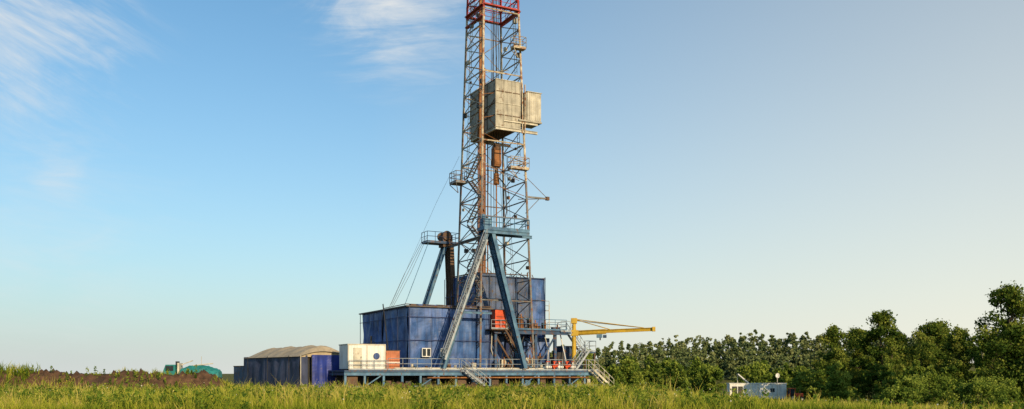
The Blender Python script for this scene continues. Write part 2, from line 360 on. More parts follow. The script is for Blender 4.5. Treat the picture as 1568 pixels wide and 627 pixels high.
def leafobj(name,v,t,mat,parent=None,link=True):
    n=len(v)//4; o=np_mesh(name,v,np.full(n,4),np.arange(4*n),t,mat,link)
    if parent: o.parent=parent
    return o
def skeleton(mb,rng,H,C,base,k='bark',r=0.2):
    tip=Vector((rng.normal(0,.2),rng.normal(0,.2),H*0.88)); mid=Vector((rng.normal(0,.15),rng.normal(0,.15),H*0.45))
    mb.tube((0,0,-0.4),mid,r,k,8,r*.62); mb.tube(mid,tip,r*.62,k,6,r*.15)
    for c in C[::2]:
        c=Vector(c); z0=max(base*0.5,c.z-rng.uniform(0.8,2.2)); z0=min(z0,H*0.8)
        f=z0/(H*0.88); p=Vector((0,0,0)).lerp(mid,min(1,f*2)) if z0<mid.z else mid.lerp(tip,(z0-mid.z)/(tip.z-mid.z))
        m=(p+c)/2+Vector((0,0,-0.15)); mb.tube(p,m,r*.28,k,5,r*.16); mb.tube(m,c,r*.16,k,4,r*.05)
variants=[]
for i in range(5):
    rg=np.random.default_rng(60+i); v,t,C=crown(rg,10,[3.0,3.5,2.8,3.3,3.0][i],[0.8,0.6,1.0,0.5,0.9][i],[14000,16000,12000,15000,14000][i],0.28,[85,100,75,95,88][i],pointy=[0.25,0.1,0.4,0.12,0.2][i],lob=(.13,.31))
    t=np.clip(t+[0.05,-0.10,-0.18,0.08,0.0][i],0,1)
    mb=MB(); skeleton(mb,rg,10,C,1.5,r=0.17); variants.append((leafobj('crown',v,t,M['leaf'],link=False).data,mb))
tree_spots=[(44.0,125,10.9,0,.95),(50.3,133,11.2,1,1),(48.8,121,12.8,2,1.05),(53.2,119,9.6,3,1),(58.6,127,11.4,1,1.05),(57.4,117,9.9,4,1.05),
 (60.8,112,10.5,3,1),(47.0,86,11.2,1,0.95),(52.0,84,11.9,0,1.1),(54.8,130,10.6,2,1.1),(66,120,11.2,2,1.2),(62.5,133,12.0,4,1.2),(46.5,112,7.2,3,.85),(55.6,106,8.4,4,.9),(51.0,112,7.8,1,.9)]
tmesh=[]
for i,(lm,mb) in enumerate(variants):
    o=mb.obj('trunk'); tmesh.append(o.data); bpy.data.objects.remove(o)
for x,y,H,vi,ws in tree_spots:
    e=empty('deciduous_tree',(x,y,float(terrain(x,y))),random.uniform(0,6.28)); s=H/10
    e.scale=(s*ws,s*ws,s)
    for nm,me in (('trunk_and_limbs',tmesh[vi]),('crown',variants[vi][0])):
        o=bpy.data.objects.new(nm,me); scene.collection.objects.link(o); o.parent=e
def mass(name,spots,mat,nl,ls,lobes,seed,pointy=(0.1,0.5),basef=0.04,**kw):
    vv=[];tt=[]; rg=np.random.default_rng(seed)
    for (x,y,H,Rr) in spots:
        n=int(nl*rg.uniform(0.8,1.2)); v,t,C=crown(rg,H,Rr,H*basef,n,ls,lobes,pointy=rg.uniform(*pointy),**kw)
        vv.append(v+np.array([x,y,float(terrain(x,y))])); tt.append(np.clip(t+rg.normal(0,0.19),0,1))
    return leafobj(name,np.concatenate(vv),np.concatenate(tt),mat)
rg=np.random.default_rng(5)
sp=[]
for i in range(68):
    y=rg.uniform(166,196); u=rg.uniform(0.05,0.36); x=u*y; sp.append((x,y,rg.uniform(4.4,8.4)+ (y-165)*0.02,rg.uniform(2.0,3.6)))
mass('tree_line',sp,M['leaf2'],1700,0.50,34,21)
sp=[]
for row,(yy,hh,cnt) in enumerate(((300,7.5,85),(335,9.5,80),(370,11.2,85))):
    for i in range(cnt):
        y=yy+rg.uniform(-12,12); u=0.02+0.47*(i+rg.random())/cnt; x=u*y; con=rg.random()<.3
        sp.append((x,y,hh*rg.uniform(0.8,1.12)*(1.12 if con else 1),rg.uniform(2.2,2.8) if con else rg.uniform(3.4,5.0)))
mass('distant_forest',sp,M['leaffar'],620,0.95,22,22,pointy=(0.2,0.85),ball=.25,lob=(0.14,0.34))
sp=[]
for i in range(42):
    y=rg.uniform(100,142); u=rg.uniform(0.335,0.58); sp.append((u*y,y,rg.uniform(2.3,5.0),rg.uniform(1.6,2.6)))
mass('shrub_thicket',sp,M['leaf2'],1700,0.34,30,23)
for (x,y,H,Rr) in [(23.4,54,1.4,1.5),(25.6,56,1.8,1.7),(28.4,55,1.55,1.8),(26.3,51.5,1.2,1.6),(30.4,57,1.7,1.6),(22.0,52.0,0.95,1.2)]:
    e=empty('leafy_bush',(x,y,float(terrain(x,y))))
    v,t,C=crown(rg,H+0.2,Rr,0.1,5000,0.13,40,pointy=0.1); leafobj('foliage',v,t,M['leaf2'],e)
    mb=MB()
    for c in C[:16]: mb.tube((0,0,-0.05),tuple(c),0.02,'bark',4,0.008)
    mb.obj('stems',e)
for (x,y,H) in [(54.2,105,7.6),(55.6,104,6.4)]:
    e=empty('birch_tree',(x,y,float(terrain(x,y)))); v,t,C=crown(rg,H,1.1,H*0.5,700,0.2,14); mb=MB(); skeleton(mb,rg,H,C,H*0.5,'birch',0.1)
    leafobj('crown',v,t,M['leaf'],e); mb.obj('trunk_and_limbs',e)

# ------------------------------------------------------------------ drilling rig
rig=empty('drilling_rig',(RIGO[0],RIGO[1],0),TH)
# --- substructure and deck
D=MB()
D.box((-7,-2.2,1.86),(20.4,14,2.0),'dblue')
for z,w,h in ((1.68,0.25,0.34),(0.35,0.3,0.4)):
    for y0 in (-2.15,1.5,7,13.8):
        D.ibeam((-7,y0,z),(20.4,y0,z),w,h,'blue')
i=0; x=-6.9
while x<20.4:
    D.ibeam((x,-2.12,0.55),(x,-2.12,1.5),0.2,0.2,'blue')
    D.ibeam((x,-2.1,1.66),(x,14,1.66),0.15,0.24,'dblue')
    if i%3==1: D.beam((x+.1,-2.1,0.55),(x+1.6,-2.1,1.5),0.08,0.1,'blue')
    if i%4!=1: D.box((x+random.uniform(.1,.5),-1.9,0.5),(x+random.uniform(.8,1.5),-0.8,random.uniform(.9,1.45)),random.choice(['dark','blue','lgrey','brown','brown','tarp2']))
    x+=1.82; i+=1
D.box((-6.5,1.6,0.1),(20,1.8,1.84),'dark')  # dark sheet standing in for the shade under the deck
for x in np.arange(-6,20,3.1): D.beam((x,-2.4,0.13),(x,13,0.13),0.3,0.2,'brown')
D.rail([(-2.8,-2.1,2.0),(20.3,-2.1,2.0),(20.3,3,2.0)],k='rail')
D.stair((4.6,-2.25,2.0),(6.9,-2.95,0.1),(0.1,-.75,0),k='rail')
D.tube((-2,-1.6,2.16),(14,-1.6,2.16),0.1,'lgrey',8); D.tube((1,-2.35,1.3),(19,-2.35,1.3),0.07,'rusty',6)
for i in range(22):
    x=random.uniform(-1,15); w=random.uniform(.2,.6); h=random.uniform(.2,.8); k=random.choice(['brown','dark','blue','lgrey','rusty'])
    if i%2: D.box((x,-1.3,2.003),(x+w,-.9,2+h),k)
    else: D.tube((x,-1.1,2.0),(x,-1.1,2+h),.14,k,10)
D.obj('substructure_deck',rig)

# --- low engine house
Hs=MB()
Hs.box((0.12,0.12,2.0),(8.6,13.4,7.95),'tarp3')
Hs.sheet((0,0),(4.2,0),2.05,8.1,'tarp',seed=1,amp=.2); Hs.sheet((4.23,0.0),(8.7,0.0),2.05,8.1,'tarp',seed=2,amp=.2)
Hs.sheet((0,13.5),(0,6.8),2.05,8.1,'tarp',seed=3,amp=.18); Hs.sheet((0,6.77),(0,0),2.05,8.1,'tarp',seed=4,amp=.18)
Hs.sheet((8.7,0.03),(8.7,2),2.05,8.1,'tarp2',seed=5)
for x in (0.02,4.2,8.6): Hs.beam((x,-0.26,2.0),(x,-0.26,8.1),0.07,0.05,'tarp3')
for y in (2.2,6.8,9,13.4): Hs.beam((-0.26,y,2.0),(-0.26,y,8.1),0.05,0.06,'tarp3')
for z in (4.9,7.15): 
    Hs.beam((-0.15,-0.28,z),(8.7,-0.28,z),0.04,0.06,'tarp3'); Hs.beam((-0.28,-0.1,z),(-0.28,13.5,z),0.04,0.06,'tarp3')
Hs.box((-0.3,-0.3,8.1),(9.0,13.8,8.22),'roof')
for i in range(26):
    x=random.uniform(0,8.5); Hs.box((x,-0.28,8.222),(x+random.uniform(.2,.9),0.2,8.26+random.random()*0.12),random.choice(['brown','dark','tarp']))
Hs.path([(-0.25,6,8.3),(-0.25,0,8.35),(4,-.25,8.3),(8.8,-.25,8.38)],0.04,'brown',4)
for a,b in ((1.25,2.15),(3.2,4.1)):
    Hs.box((a,-0.46,3.3),(b,-0.16,4.15),'white'); 
    for k in (0,1):
        w=(b-a)/2; Hs.box((a+.06+k*w,-0.475,3.38),(a+w-.05+k*w,-0.45,4.07),'glass')
Hs.tube((-0.9,4.5,8.6),(-1.6,1.2,4.0),0.06,'dark',6)
Hs.tube((-0.55,9,2.1),(-0.55,9,5.6),0.12,'dark',8)
Hs.obj('engine_house',rig)

# --- tall windwall house round the rig floor
T=MB()
T.box((8.25,2.15,2.0),(16.1,9.2,11.5),'tarp3')
def wall(a0,a1,z0,z1,k,sd,b=2.0,z1b=None): T.sheet((a0,b),(a1,b),z0,z1,k,seed=sd,amp=0.15,z1b=z1b)
wall(8.1,11.0,7.0,11.95,'tarp2',12,1.95); wall(11.05,14.3,5.9,11.75,'tarp2',13); wall(14.33,16.2,5.3,11.65,'tarp',14,1.95,11.8)
wall(8.6,11.0,2.05,6.95,'tarp',15,1.3); wall(13.0,16.3,2.05,5.4,'tarp',16,1.1)
wall(11.03,13.0,3.4,5.85,'tarp3',17,1.6)
T.sheet((8.1,9.35),(8.1,2),7.9,11.9,'tarp',seed=18); T.sheet((16.2,2),(16.2,9.35),2.1,11.8,'tarp2',seed=19); T.sheet((16.2,9.35),(8.1,9.35),2.1,11.8,'tarp2',seed=20)
for x in (8.12,9.6,11.02,12.7,14.3,16.15): T.beam((x,1.76,5.6),(x,1.76,11.85),0.07,0.07,'dblue')
for y in (4.4,6.8,9.3): T.beam((7.92,y,8.2),(7.92,y,11.9),.06,.06,'tarp3')
for z in (9.4,11.7): T.beam((8.0,1.74,z),(16.2,1.74,z),0.07,0.08,'dblue'); 
T.beam((7.91,1.9,9.9),(7.91,9.3,9.9),.05,.06,'tarp3')
T.box((8.0,1.86,11.95),(14.2,2.1,12.02),'brown'); T.box((8.0,2.12,11.95),(8.2,9.3,12.03),'brown')
for i in range(10):
    x=random.uniform(8.2,16); T.beam((x,2.2,11.5),(x+random.uniform(-.3,.3),2.2,12.0+random.random()*.5),.06,.06,random.choice(['brown','dblue']))
T.box((8.7,0.2,7.6),(11.2,1.75,7.75),'brown')
T.box((8.7,0.25,6.9),(10.9,1.7,7.2),'dark')
# rig floor edge, openings, machinery
T.ibeam((8.8,-0.9,5.9),(17.3,-0.9,5.9),0.3,0.45,'dblue')
T.box((8.8,-0.85,5.8),(17.3,1.3,5.95),'brown')
T.rail([(8.9,-0.9,6.13),(17.2,-0.9,6.13)],k='blue'); 
for x in (9,11.3,13.6,15.9): T.ibeam((x,-0.7,2.0),(x,-0.7,5.68),0.28,0.28,'dblue')
T.beam((9,-0.75,5.4),(11.2,-0.75,2.2),0.12,0.16,'brown'); T.beam((13.7,-0.75,5.4),(11.4,-0.75,2.2),0.12,0.16,'dblue')
T.beam((13.7,-0.75,2.2),(15.8,-0.75,5.4),0.12,0.16,'dblue')
T.stair((9.6,-1.0,6.0),(12.2,-1.0,2.05),(0,-.8,0),k='brown')
for i in range(22):
    x=random.uniform(9,16); z=random.choice([2.0,5.96]); w=random.uniform(.3,.9); b0=random.uniform(-0.6,0.6); h=random.uniform(.4,1.5)
    T.box((x,b0,z),(x+w,b0+.5,z+h),random.choice(['dark','brown','blue','lgrey','dblue','dark'])); T.tube((x+w/2,b0-.05,z),(x+w/2,b0-.05,z+h+.3),0.07,'rusty',6)
for i in range(8):
    x=random.uniform(9,16); T.path([(x,-.5,2.2),(x+random.uniform(-.6,.6),-.4,4),(x+random.uniform(-1,1),-.2,6.8)],.05,random.choice(['lgrey','rusty','dark']),6)
# orange-red driller's cabinet on its balcony
T.box((8.75,-1.2,6.25),(9.95,-0.3,8.0),'redbox'); T.box((8.7,-1.25,8.005),(10.0,-0.25,8.07),'dark')
for z in (6.6,6.95,7.3): T.box((8.85,-1.225,z),(9.85,-1.202,z+.05),'dark')
T.rail([(8.2,-1.45,6.1),(10.3,-1.45,6.1)],k='rail',h=.9); T.box((8.2,-1.5,6.0),(10.3,-0.05,6.09),'brown')
T.obj('rig_floor_house',rig)

# --- mast
A0,B0=10.15,2.0
def mw(z): return 6.1-(z-2)*(6.1-3.85)/38.0
def corner(sa,sb,z): w=mw(z)/2; return Vector((A0-0.004*(z-15)+sa*w,B0+sb*w,z))
def mcol(z): return 'red' if z>38.3 else ('mastw' if z>21.5 else 'mastb')
Ms=MB()
zs=[2.2]
while zs[-1]<46.5: zs.append(zs[-1]+mw(zs[-1])*0.38)
for z0,z1 in zip(zs[:-1],zs[1:]):
    k=mcol((z0+z1)/2)
    for sa in (-1,1):
        for sb in (-1,1): Ms.tube(corner(sa,sb,z0),corner(sa,sb,z1+.02),0.115,k,8)
        p0,p1=corner(sa,-1,z0),corner(sa,1,z0); q0,q1=corner(sa,-1,z1),corner(sa,1,z1)
        Ms.beam(p0,p1,0.10,0.10,k)
        Ms.tube(p0,q1,0.05,k,5); Ms.tube(p1,q0,0.05,k,5)
for i,z in enumerate(zs):
    if i%2==0 and i+2<len(zs):
        k=mcol(z); z2=zs[i+2]
        Ms.tube(corner(-1,1,z),corner(1,1,z),0.06,k,5)
        Ms.tube(corner(-1,1,z),corner(1,1,z2),0.04,k,4); Ms.tube(corner(1,1,z),corner(-1,1,z2),0.04,k,4)
    if i%4==3: Ms.tube(corner(-1,-1,z),corner(1,-1,z),0.07,mcol(z),5)
zt=zs[-1]; Ms.box((A0-2.4,B0-2.4,zt),(A0+2.1,B0+2.4,zt+.2),'red'); Ms.rail([(A0-2.4,B0-2.4,zt+.2),(A0+2.1,B0-2.4,zt+.2),(A0+2.1,B0+2.4,zt+.2),(A0-2.4,B0+2.4,zt+.2),(A0-2.4,B0-2.4,zt+.2)],k='red')
for o in (-.6,0,.6): Ms.tube((A0+o-.12,B0,zt+.9),(A0+o+.12,B0,zt+.9),0.6,'red',14)
Ms.obj('mast_lattice',rig)
# mast equipment
E=MB()
def ring(z,o,k,rk):
    c=[corner(sa,sb,z)+Vector((sa*o,sb*o,0)) for sa,sb in ((-1,-1),(1,-1),(1,1),(-1,1),(-1,-1))]
    for a,b in zip(c[:-1],c[1:]): E.beam(a,b,0.45,0.07,k)
    E.rail([v+Vector((0,0,.05)) for v in c],k=rk,h=1.0,step=1.0)
ring(38.6,0.05,'red','red')
E.beam(corner(-1,-1,37.5),corner(-1,1,37.5),0.4,0.12,'red')
for dx,dy,z0,z1,r,k in ((-1.3,0.4,6,44,0.14,'rusty'),(-0.9,0.8,6,43,0.10,'brown'),(-0.95,0.1,7,33,0.09,'rusty'),(-0.7,0.5,7,31,0.08,'brown'),(-0.5,1.4,7,29,0.08,'rusty'),(-1.1,1.3,7,28,0.07,'rusty'),(-.2,1.6,7,28,.07,'brown'),(.1,1.5,7,28,.07,'rusty'),(0.3,0,17,45,0.03,'dark'),(0.45,.1,17,45,0.03,'dark'),(0.15,.2,24,45,0.03,'dark'),(.6,0,24,45,.03,'dark')):
    E.tube((A0+dx,B0+dy,z0),(A0+dx,B0+dy,z1),r,k,8)
bx,by=A0+0.35,B0
E.box((bx-.38,by-.35,23.0),(bx+.38,by+.35,24.9),'rusty'); E.tube((bx-.3,by,24.9),(bx+.3,by,24.9),0.45,'brown',14); E.tube((bx-.35,by,23.4),(bx+.35,by,23.4),0.5,'rusty',14)
E.tube((bx,by,22.2),(bx,by,23.0),0.2,'dark',8); E.tube((bx,by,21.2),(bx,by,22.3),0.34,'rusty',10,0.26); E.tube((bx,by,8),(bx,by,21.2),0.07,'rusty',8)
E.path([(bx+.3,by,21.9),(bx+1.0,by,21.2),(bx+1.2,by,18.5),(bx+.8,by+.3,16.4),(bx-.4,by+.6,16.9),(A0-1.3,B0+.4,19.2)],0.06,'dark',6)
for i in range(7):
    z=8+i*2.3; s=1 if i%2 else -1
    E.stair((A0-2.3,B0+1.4*s,z+2.1),(A0-2.3,B0-1.4*s,z),(0.5,0,0),k='mastb',rails=False)
    E.tube((A0-2.3,B0+1.4*s,z+3.0),(A0-2.3,B0-1.4*s,z+.9),0.03,'lgrey',4)
for z in (24,27.0,32.5,35.5):
    E.ladder(corner(1,-.6,z),corner(1,-.6,z+3.4),(0,.45,0),k='mastw')
E.ladder(corner(-1,.3,22),corner(-1,.3,44),(0,.45,0),k='mastw')
# racking-board shelter
a0,a1,b0,b1,z0,z1=9.15,11.9,-0.55,5.3,26.4,31.2
E.box((a0,b0,z0),(a1,b0+.06,z1),'grey'); E.box((a0,b1-.06,z0),(a1,b1,z1),'grey'); E.box((a0,b0+.062,z0),(a0+.06,b1-.062,z1),'grey'); E.box((a0+.07,b0+.07,z0+.02),(a1-.02,b1-.07,z0+.12),'brown')
for i in range(5):
    z=z0+.05+i*(z1-z0-.1)/4; E.beam((a0-.03,b0,z),(a0-.03,b1,z),0.05,0.07,'brown'); E.beam((a0,b0-.03,z),(a1,b0-.03,z),0.05,0.06,'brown' if i%2 else 'lgrey')
for t in (0,.33,.66,1):
    E.beam((a0-.035,b0+(b1-b0)*t,z0),(a0-.035,b0+(b1-b0)*t,z1),0.06,0.05,'brown' if 0<t<1 else 'grey'); E.beam((a0+(a1-a0)*t,b0-.035,z0),(a0+(a1-a0)*t,b0-.035,z1),0.06,0.05,'grey')
E.beam((a0-.1,b0,z0),(a0-.1,b1,z1),0.05,0.07,'brown'); E.beam((a0-.1,b1,z0),(a0-.1,b0,z1-2),0.05,0.07,'brown')
for p,q in (((a0,b0,z0-.15),(a1+2,b0,z0-.15)),((a0,b1,z0-.15),(a1+2,b1,z0-.15)),((a0,b0,z0-.15),(a0,b1,z0-.15))): E.ibeam(p,q,0.2,0.28,'lgrey')
# small side cabin with corrugated sheet
c0,c1,d0,d1,e0,e1=12.65,14.2,-0.7,1.3,27.4,30.3
E.box((c0,d0,e0),(c1,d1,e1),'lgrey')
for x in np.arange(c0+.08,c1,0.24): E.beam((x,d0-.03,e0+.05),(x,d0-.03,e1-.05),0.09,0.06,'lgrey')
for y in np.arange(d0+.08,d1,0.24): E.beam((c0-.03,y,e0+.05),(c0-.03,y,e1-.05),0.09,0.06,'lgrey')
E.box((c0-.1,d0-.12,e1),(c1+.1,d1+.1,e1+.06),'lgrey'); E.box((c0-1,d0-.1,e0-.16),(c1+.1,d1+.1,e0-.01),'grey')
E.ibeam((10,-.6,e0-.3),(13.9,-.6,e0-.3),0.15,0.2,'lgrey')
for x in (12.1,12.4): E.beam((x,-.65,26),(x,-.65,31),0.1,0.1,'mastw')
def basket(x0,x1,y0,y1,z,k):
    E.box((x0,y0,z-.1),(x1,y1,z),k); E.rail([(x0,y0,z),(x1,y0,z),(x1,y1,z),(x0,y1,z),(x0,y0,z)],k=k,h=1.1,step=.6,r=.035)
    E.tube((x0,y0,z-.1),((x0+x1)/2,(y0+y1)/2,z-1),0.04,k,4); E.tube((x0,y1,z-.1),((x0+x1)/2,(y0+y1)/2,z-1),0.04,k,4)
basket(6.4,7.6,3.0,4.6,21.3,'mastb'); basket(10.6,12.7,-1.0,-0.3,22.4,'mastw'); basket(11.0,12.4,-0.9,-0.2,34.6,'mastw')
E.beam((12.6,-.4,19.7),(15.2,-.4,19.7),0.14,0.16,'mastb'); E.tube((12.4,-.4,21.9),(15.1,-.4,19.8),0.035,'mastb',4); E.tube((12.6,-.4,18.0),(14.2,-.4,19.6),0.035,'mastb',4); E.box((15.0,-.55,19.55),(15.35,-.25,19.9),'brown')
E.tube((12.6,1.2,19.7),(15.1,-.4,19.7),0.04,'mastb',4)
for i in range(30):
    z=random.uniform(12,38); sa=random.choice((-1,1)); t=random.uniform(-1,1); p=corner(sa,t,z); s=random.uniform(.08,.2)
    E.box(tuple(p-Vector((s,s,s))),tuple(p+Vector((s,s,s*1.4))),random.choice(['rusty','lgrey','mastb','brown','dark']))
for i in range(12):
    z=random.uniform(13,36); E.tube(corner(-1,-1,z),corner(1,random.uniform(-1,1),z+random.uniform(-2,2)),0.03,random.choice(['lgrey','rusty']),4)
for i in range(8):
    x=A0+random.uniform(-2,2); y=B0+random.uniform(-2,2); E.tube((x,y,8),(A0+random.uniform(-.5,.5),B0,44),0.02,'dark',3)
E.obj('mast_equipment',rig)

# --- A-frame gantries
G=MB()
def gantry(b,front):
    ap=Vector((7.6,b,15.5)); l=Vector((2.75,b,2.2)); r=Vector((11.5,b,2.2)); k='blue'; kr='blue' if front else 'brown'
    if not front: r=Vector((8.3,b,6))
    def legs(p,q,w,gap,k):
        s=Vector((0,1,0))
        for o in (-gap/2,gap/2): G.ibeam(p+s*o,q+s*o,w,w*1.15,k)
        n=int((q-p).length/1.2)
        for i in range(n):
            a=p.lerp(q,(i+.3)/n); c=p.lerp(q,(i+.8)/n); G.tube(a-s*gap/2,c+s*gap/2,0.05,k,4)
            G.tube(a-s*gap/2,a+s*gap/2,0.05,k,4)
    legs(ap+Vector((-.25,0,0)),l,0.26,0.8,k); legs(ap+Vector((.25,0,0)),r,0.38 if front else .5,0.8,kr)
    if front: G.ibeam((4.6,b,7.6),(8.0,b,7.6),0.15,0.22,k)
gantry(-1.9,True); gantry(8.0,False)
G.stair((6.9,-2.5,14.6),(2.5,-2.5,3.0),(0,-.6,0),k='rail',n=46)
G.box((6.9,-2.5,15.7),(11.9,-0.9,15.85),'blue'); G.ibeam((6.9,-2.5,15.5),(11.9,-2.5,15.5),0.2,0.34,'blue'); G.ibeam((7.0,-1,15.5),(13,-1,15.5),0.2,0.3,'blue')
G.rail([(6.9,-.95,15.85),(6.9,-2.45,15.85),(11.9,-2.45,15.85),(11.9,-.95,15.85)],k='blue',step=.8,r=.04)
G.box((7.1,-1.9,15.86),(8.0,-1.1,16.9),'blue'); G.tube((7.3,-1.5,15.9),(7.3,-1.5,17.3),0.18,'blue',8)
# rear platform
G.box((5.0,7.2,15.5),(8.6,8.8,15.6),'dblue'); G.rail([(5.0,8.8,15.6),(5.0,7.2,15.6),(8.6,7.2,15.6),(8.6,8.8,15.6)],k='dblue',step=.9)
G.box((6.9,7.4,15.2),(8.0,8.6,16.5),'brown'); G.tube((7.3,7.2,16.4),(7.3,7.35,16.4),0.5,'brown',14); G.tube((7.3,8.65,16.4),(7.3,8.8,16.4),0.5,'brown',14)
G.ibeam((7.6,-1.2,15.2),(7.6,7.6,15.2),0.16,0.22,'mastb')
for o in (0,.5,1.0): G.path([(5.3,8+o,16.2),(3.6-o*.3,8.6+o,12.2),(1.6,9+o,8.3)],0.022,'dark',3)
G.path([(7.0,3.5,24),(5.5,6,19.5),(2.0,10,9)],0.015,'dark',3); G.path([(5.2,7.3,15.6),(2.4,7.6,8.3)],0.03,'blue',4)
G.obj('a_frame_gantry',rig)

# --- stairs and gear on the right end
Q=MB()
Q.box((16.35,-1.1,5.9),(17.6,1.6,6.0),'dblue'); Q.rail([(16.4,-1.1,6.0),(17.5,-1.1,6.0)],k='rail'); Q.rail([(17.6,1.6,6.0),(17.6,-.1,6.0)],k='rail'); Q.rail([(16.3,1.5,6),(17.6,1.5,6)],k='rail')
Q.stair((17.6,-1.1,6.0),(19.2,-1.1,4.0),(0,.9,0)); Q.box((19.15,-1.2,3.85),(20.6,0,3.97),'dblue'); Q.rail([(19.2,-1.2,4),(20.6,-1.2,4),(20.6,0,4)],k='rail')
Q.stair((19.2,-1.35,4.0),(17.6,-1.35,2.05),(0,-.7,0)); 
for x in (19.3,20.5): Q.beam((x,-1.1,2),(x,-1.1,3.85),0.12,0.12,'brown')
Q.stair((19.0,-2.3,2.05),(21.0,-2.9,0.1),(0.15,-.85,0),k='lgrey')
Q.beam((18.4,-1,2),(18.9,-1,3.9),0.1,0.1,'blue')
for i,(x,k) in enumerate(((14.2,'white'),(15.0,'redbox'),(15.6,'white'),(16.5,'redbox'),(17.2,'white'))):
    Q.tube((x,-1.7,2.35),(x+.7,-1.6,2.35+.2*(i%2)),0.16,k,8); Q.tube((x+.3,-1.6,2.0),(x+.3,-1.6,3.0),0.09,k,6); Q.tube((x+.1,-1.65,2.9),(x+.5,-1.65,2.9),0.05,'redbox',5)
Q.tube((16.9,-1.3,2.9),(17.3,1,6.9),0.06,'white',5)
for i in range(16):
    x=random.uniform(12,19); Q.box((x,-.6,2.0),(x+random.uniform(.3,.8),-.1,2.2+random.uniform(.2,.9)),random.choice(['dark','brown','blue','dblue']))
Q.box((17.4,0.2,2.0),(18.6,2,4.6),'dblue'); Q.box((16.5,-.2,2),(17.3,.8,3.9),'dark')
Q.rail([(16.2,2.2,8.3),(16.9,2.2,8.3)],k='rail')
Q.tube((16.5,1.5,5.9),(16.5,1.5,9.0),0.05,'lgrey',5)
Q.obj('side_stairs_and_valves',rig)

# --- jib crane
cr=empty('jib_crane',(6.45,95.1,0))
K=MB()
K.tube((0,0,2.0),(0,0,7.3),0.24,'yellow',12,0.2); K.tube((0,0,2.0),(0,0,2.25),0.45,'brown',12); K.box((-.3,-.3,6.9),(.3,.3,7.45),'yellow')
K.box((-.3,-.3,5.6),(.45,.3,6.2),'yellow')
d=Vector((7.8,-3.1,0)).normalized(); b0=d*.1+Vector((0,0,5.95)); b1=d*8.4+Vector((0,0,6.15))
K.ibeam(b0,b1,0.24,0.36,'yellow')
K.ibeam(b0-Vector((0,0,.05)),b0.lerp(b1,.4)-Vector((0,0,.02)),0.27,0.5,'yellow')
K.box(tuple(b1-Vector((.15,.2,.22))),tuple(b1+Vector((.15,.2,.24))),'yellow')
for t in (.45,.88):
    K.tube(Vector((0,0,7.35)),b0.lerp(b1,t)+Vector((0,0,.18)),0.045,'yellow',5)
K.tube(Vector((0,0,7.2)),b0.lerp(b1,.88)+Vector((0,0,.18)),0.035,'brown',5)
h=b0.lerp(b1,.34)-Vector((0,0,.3)); K.box(tuple(h-Vector((.45,.2,.35))),tuple(h+Vector((.1,.2,0.02))),'blue'); K.tube(h+Vector((.2,0,-.2)),h+Vector((.55,0,-.2)),0.16,'dblue',8); K.tube(h-Vector((.1,0,.35)),h-Vector((.1,0,.6)),0.07,'dark',6)
K.obj('post_and_boom',cr)

# --- white site cabin on the deck
cb=empty('site_cabin',(RIGO[0],RIGO[1],0),TH); C=MB()
C.box((-6.5,-1.7,2.12),(-2.95,0.9,4.3),'white'); C.box((-6.55,-1.75,4.3),(-2.9,0.95,4.4),'lgrey'); C.box((-6.4,-1.6,2.0),(-3.05,.8,2.12),'dark')
for x in np.arange(-6.45,-3,0.28): C.beam((x,-1.72,2.2),(x,-1.72,4.25),0.05,0.04,'white')
for x in (-6.5,-4.7,-2.95): C.beam((x,-1.74,2.1),(x,-1.74,4.3),0.08,0.08,'lgrey')
C.tube((-3.8,-1.79,3.3),(-3.8,-1.75,3.3),0.3,'tarp',20); C.box((-6.0,-1.765,2.2),(-5.2,-1.745,4.05),'lgrey'); C.tube((-5.3,-1.82,3.1),(-5.3,-1.82,3.25),0.03,'dark',5)
C.rail([(-6.5,-2.05,2.0),(-2.9,-2.05,2.0)],h=.9,k='rail')
C.obj('cabin_body',cb)
ob=empty('orange_storage_box',(RIGO[0],RIGO[1],0),TH); C=MB()
C.box((-2.75,-1.4,2.05),(-1.4,-0.2,3.8),'orange')
for x in np.arange(-2.65,-1.4,0.2): C.beam((x,-1.42,2.15),(x,-1.42,3.7),0.06,0.04,'orange')
C.box((-2.8,-1.45,3.8),(-1.35,-.15,3.87),'brown'); C.box((-2.75,-1.46,2.7),(-1.4,-1.44,2.78),'white')
C.obj('box_body',ob)

# --- tarpaulin tent
tn=empty('tarpaulin_tent',(-19.7,85,0),R(38)); C=MB()
W,Ln,He,Hr=5.0,13.6,3.4,4.35
C.sheet((0,Ln),(0,0),0,He,'tarpt',seed=31,amp=.15,pitch=2.3); C.sheet((W,0),(W,Ln),0,He,'tarpt',seed=32)
C.sheet((0,0),(0.75,0),0,He,'tarpt',seed=33,amp=.03); C.sheet((1.15,-0.06),(W,-0.06),0,He+.05,'tarpb',seed=34,amp=.17,pitch=.8); C.sheet((W,Ln),(0,Ln),0,He,'tarpt',seed=35)
C.box((0.5,0.4,0),(1.4,0.5,He-.1),'dark')  # dark panel behind the flap gap imitates the tent's inner shade
nu,nv=10,40; vs=[]
for j in range(nv+1):
    for i in range(nu+1):
        u=i/nu; v=j/nv; yy=-.25+(Ln+.5)*v; xx=-.22+(W+.44)*u
        rd=1-abs(2*u-1)**1.6; hip=min(1,min(v,1-v)*7+.55 if v<.5 else (1-v)*6+.15)
        z=He-.12+(Hr-He+.12)*rd*hip+.07*math.sin(yy*2.7)*rd+.05*math.sin(u*9+yy*1.3)*rd
        vs.append((xx,yy,z))
C.add(vs,[(j*(nu+1)+i,j*(nu+1)+i+1,(j+1)*(nu+1)+i+1,(j+1)*(nu+1)+i) for j in range(nv) for i in range(nu)],'canvas')
pts=[(i/nu,He-.1) for i in range(nu+1)]
gv=[(W*u,0.0,He-.15) for u,_ in pts]+[(-.1+(W+.2)*u,0.0,He-.13+(Hr-He+.1)*(1-abs(2*u-1)**1.6)*.62) for u,_ in pts]
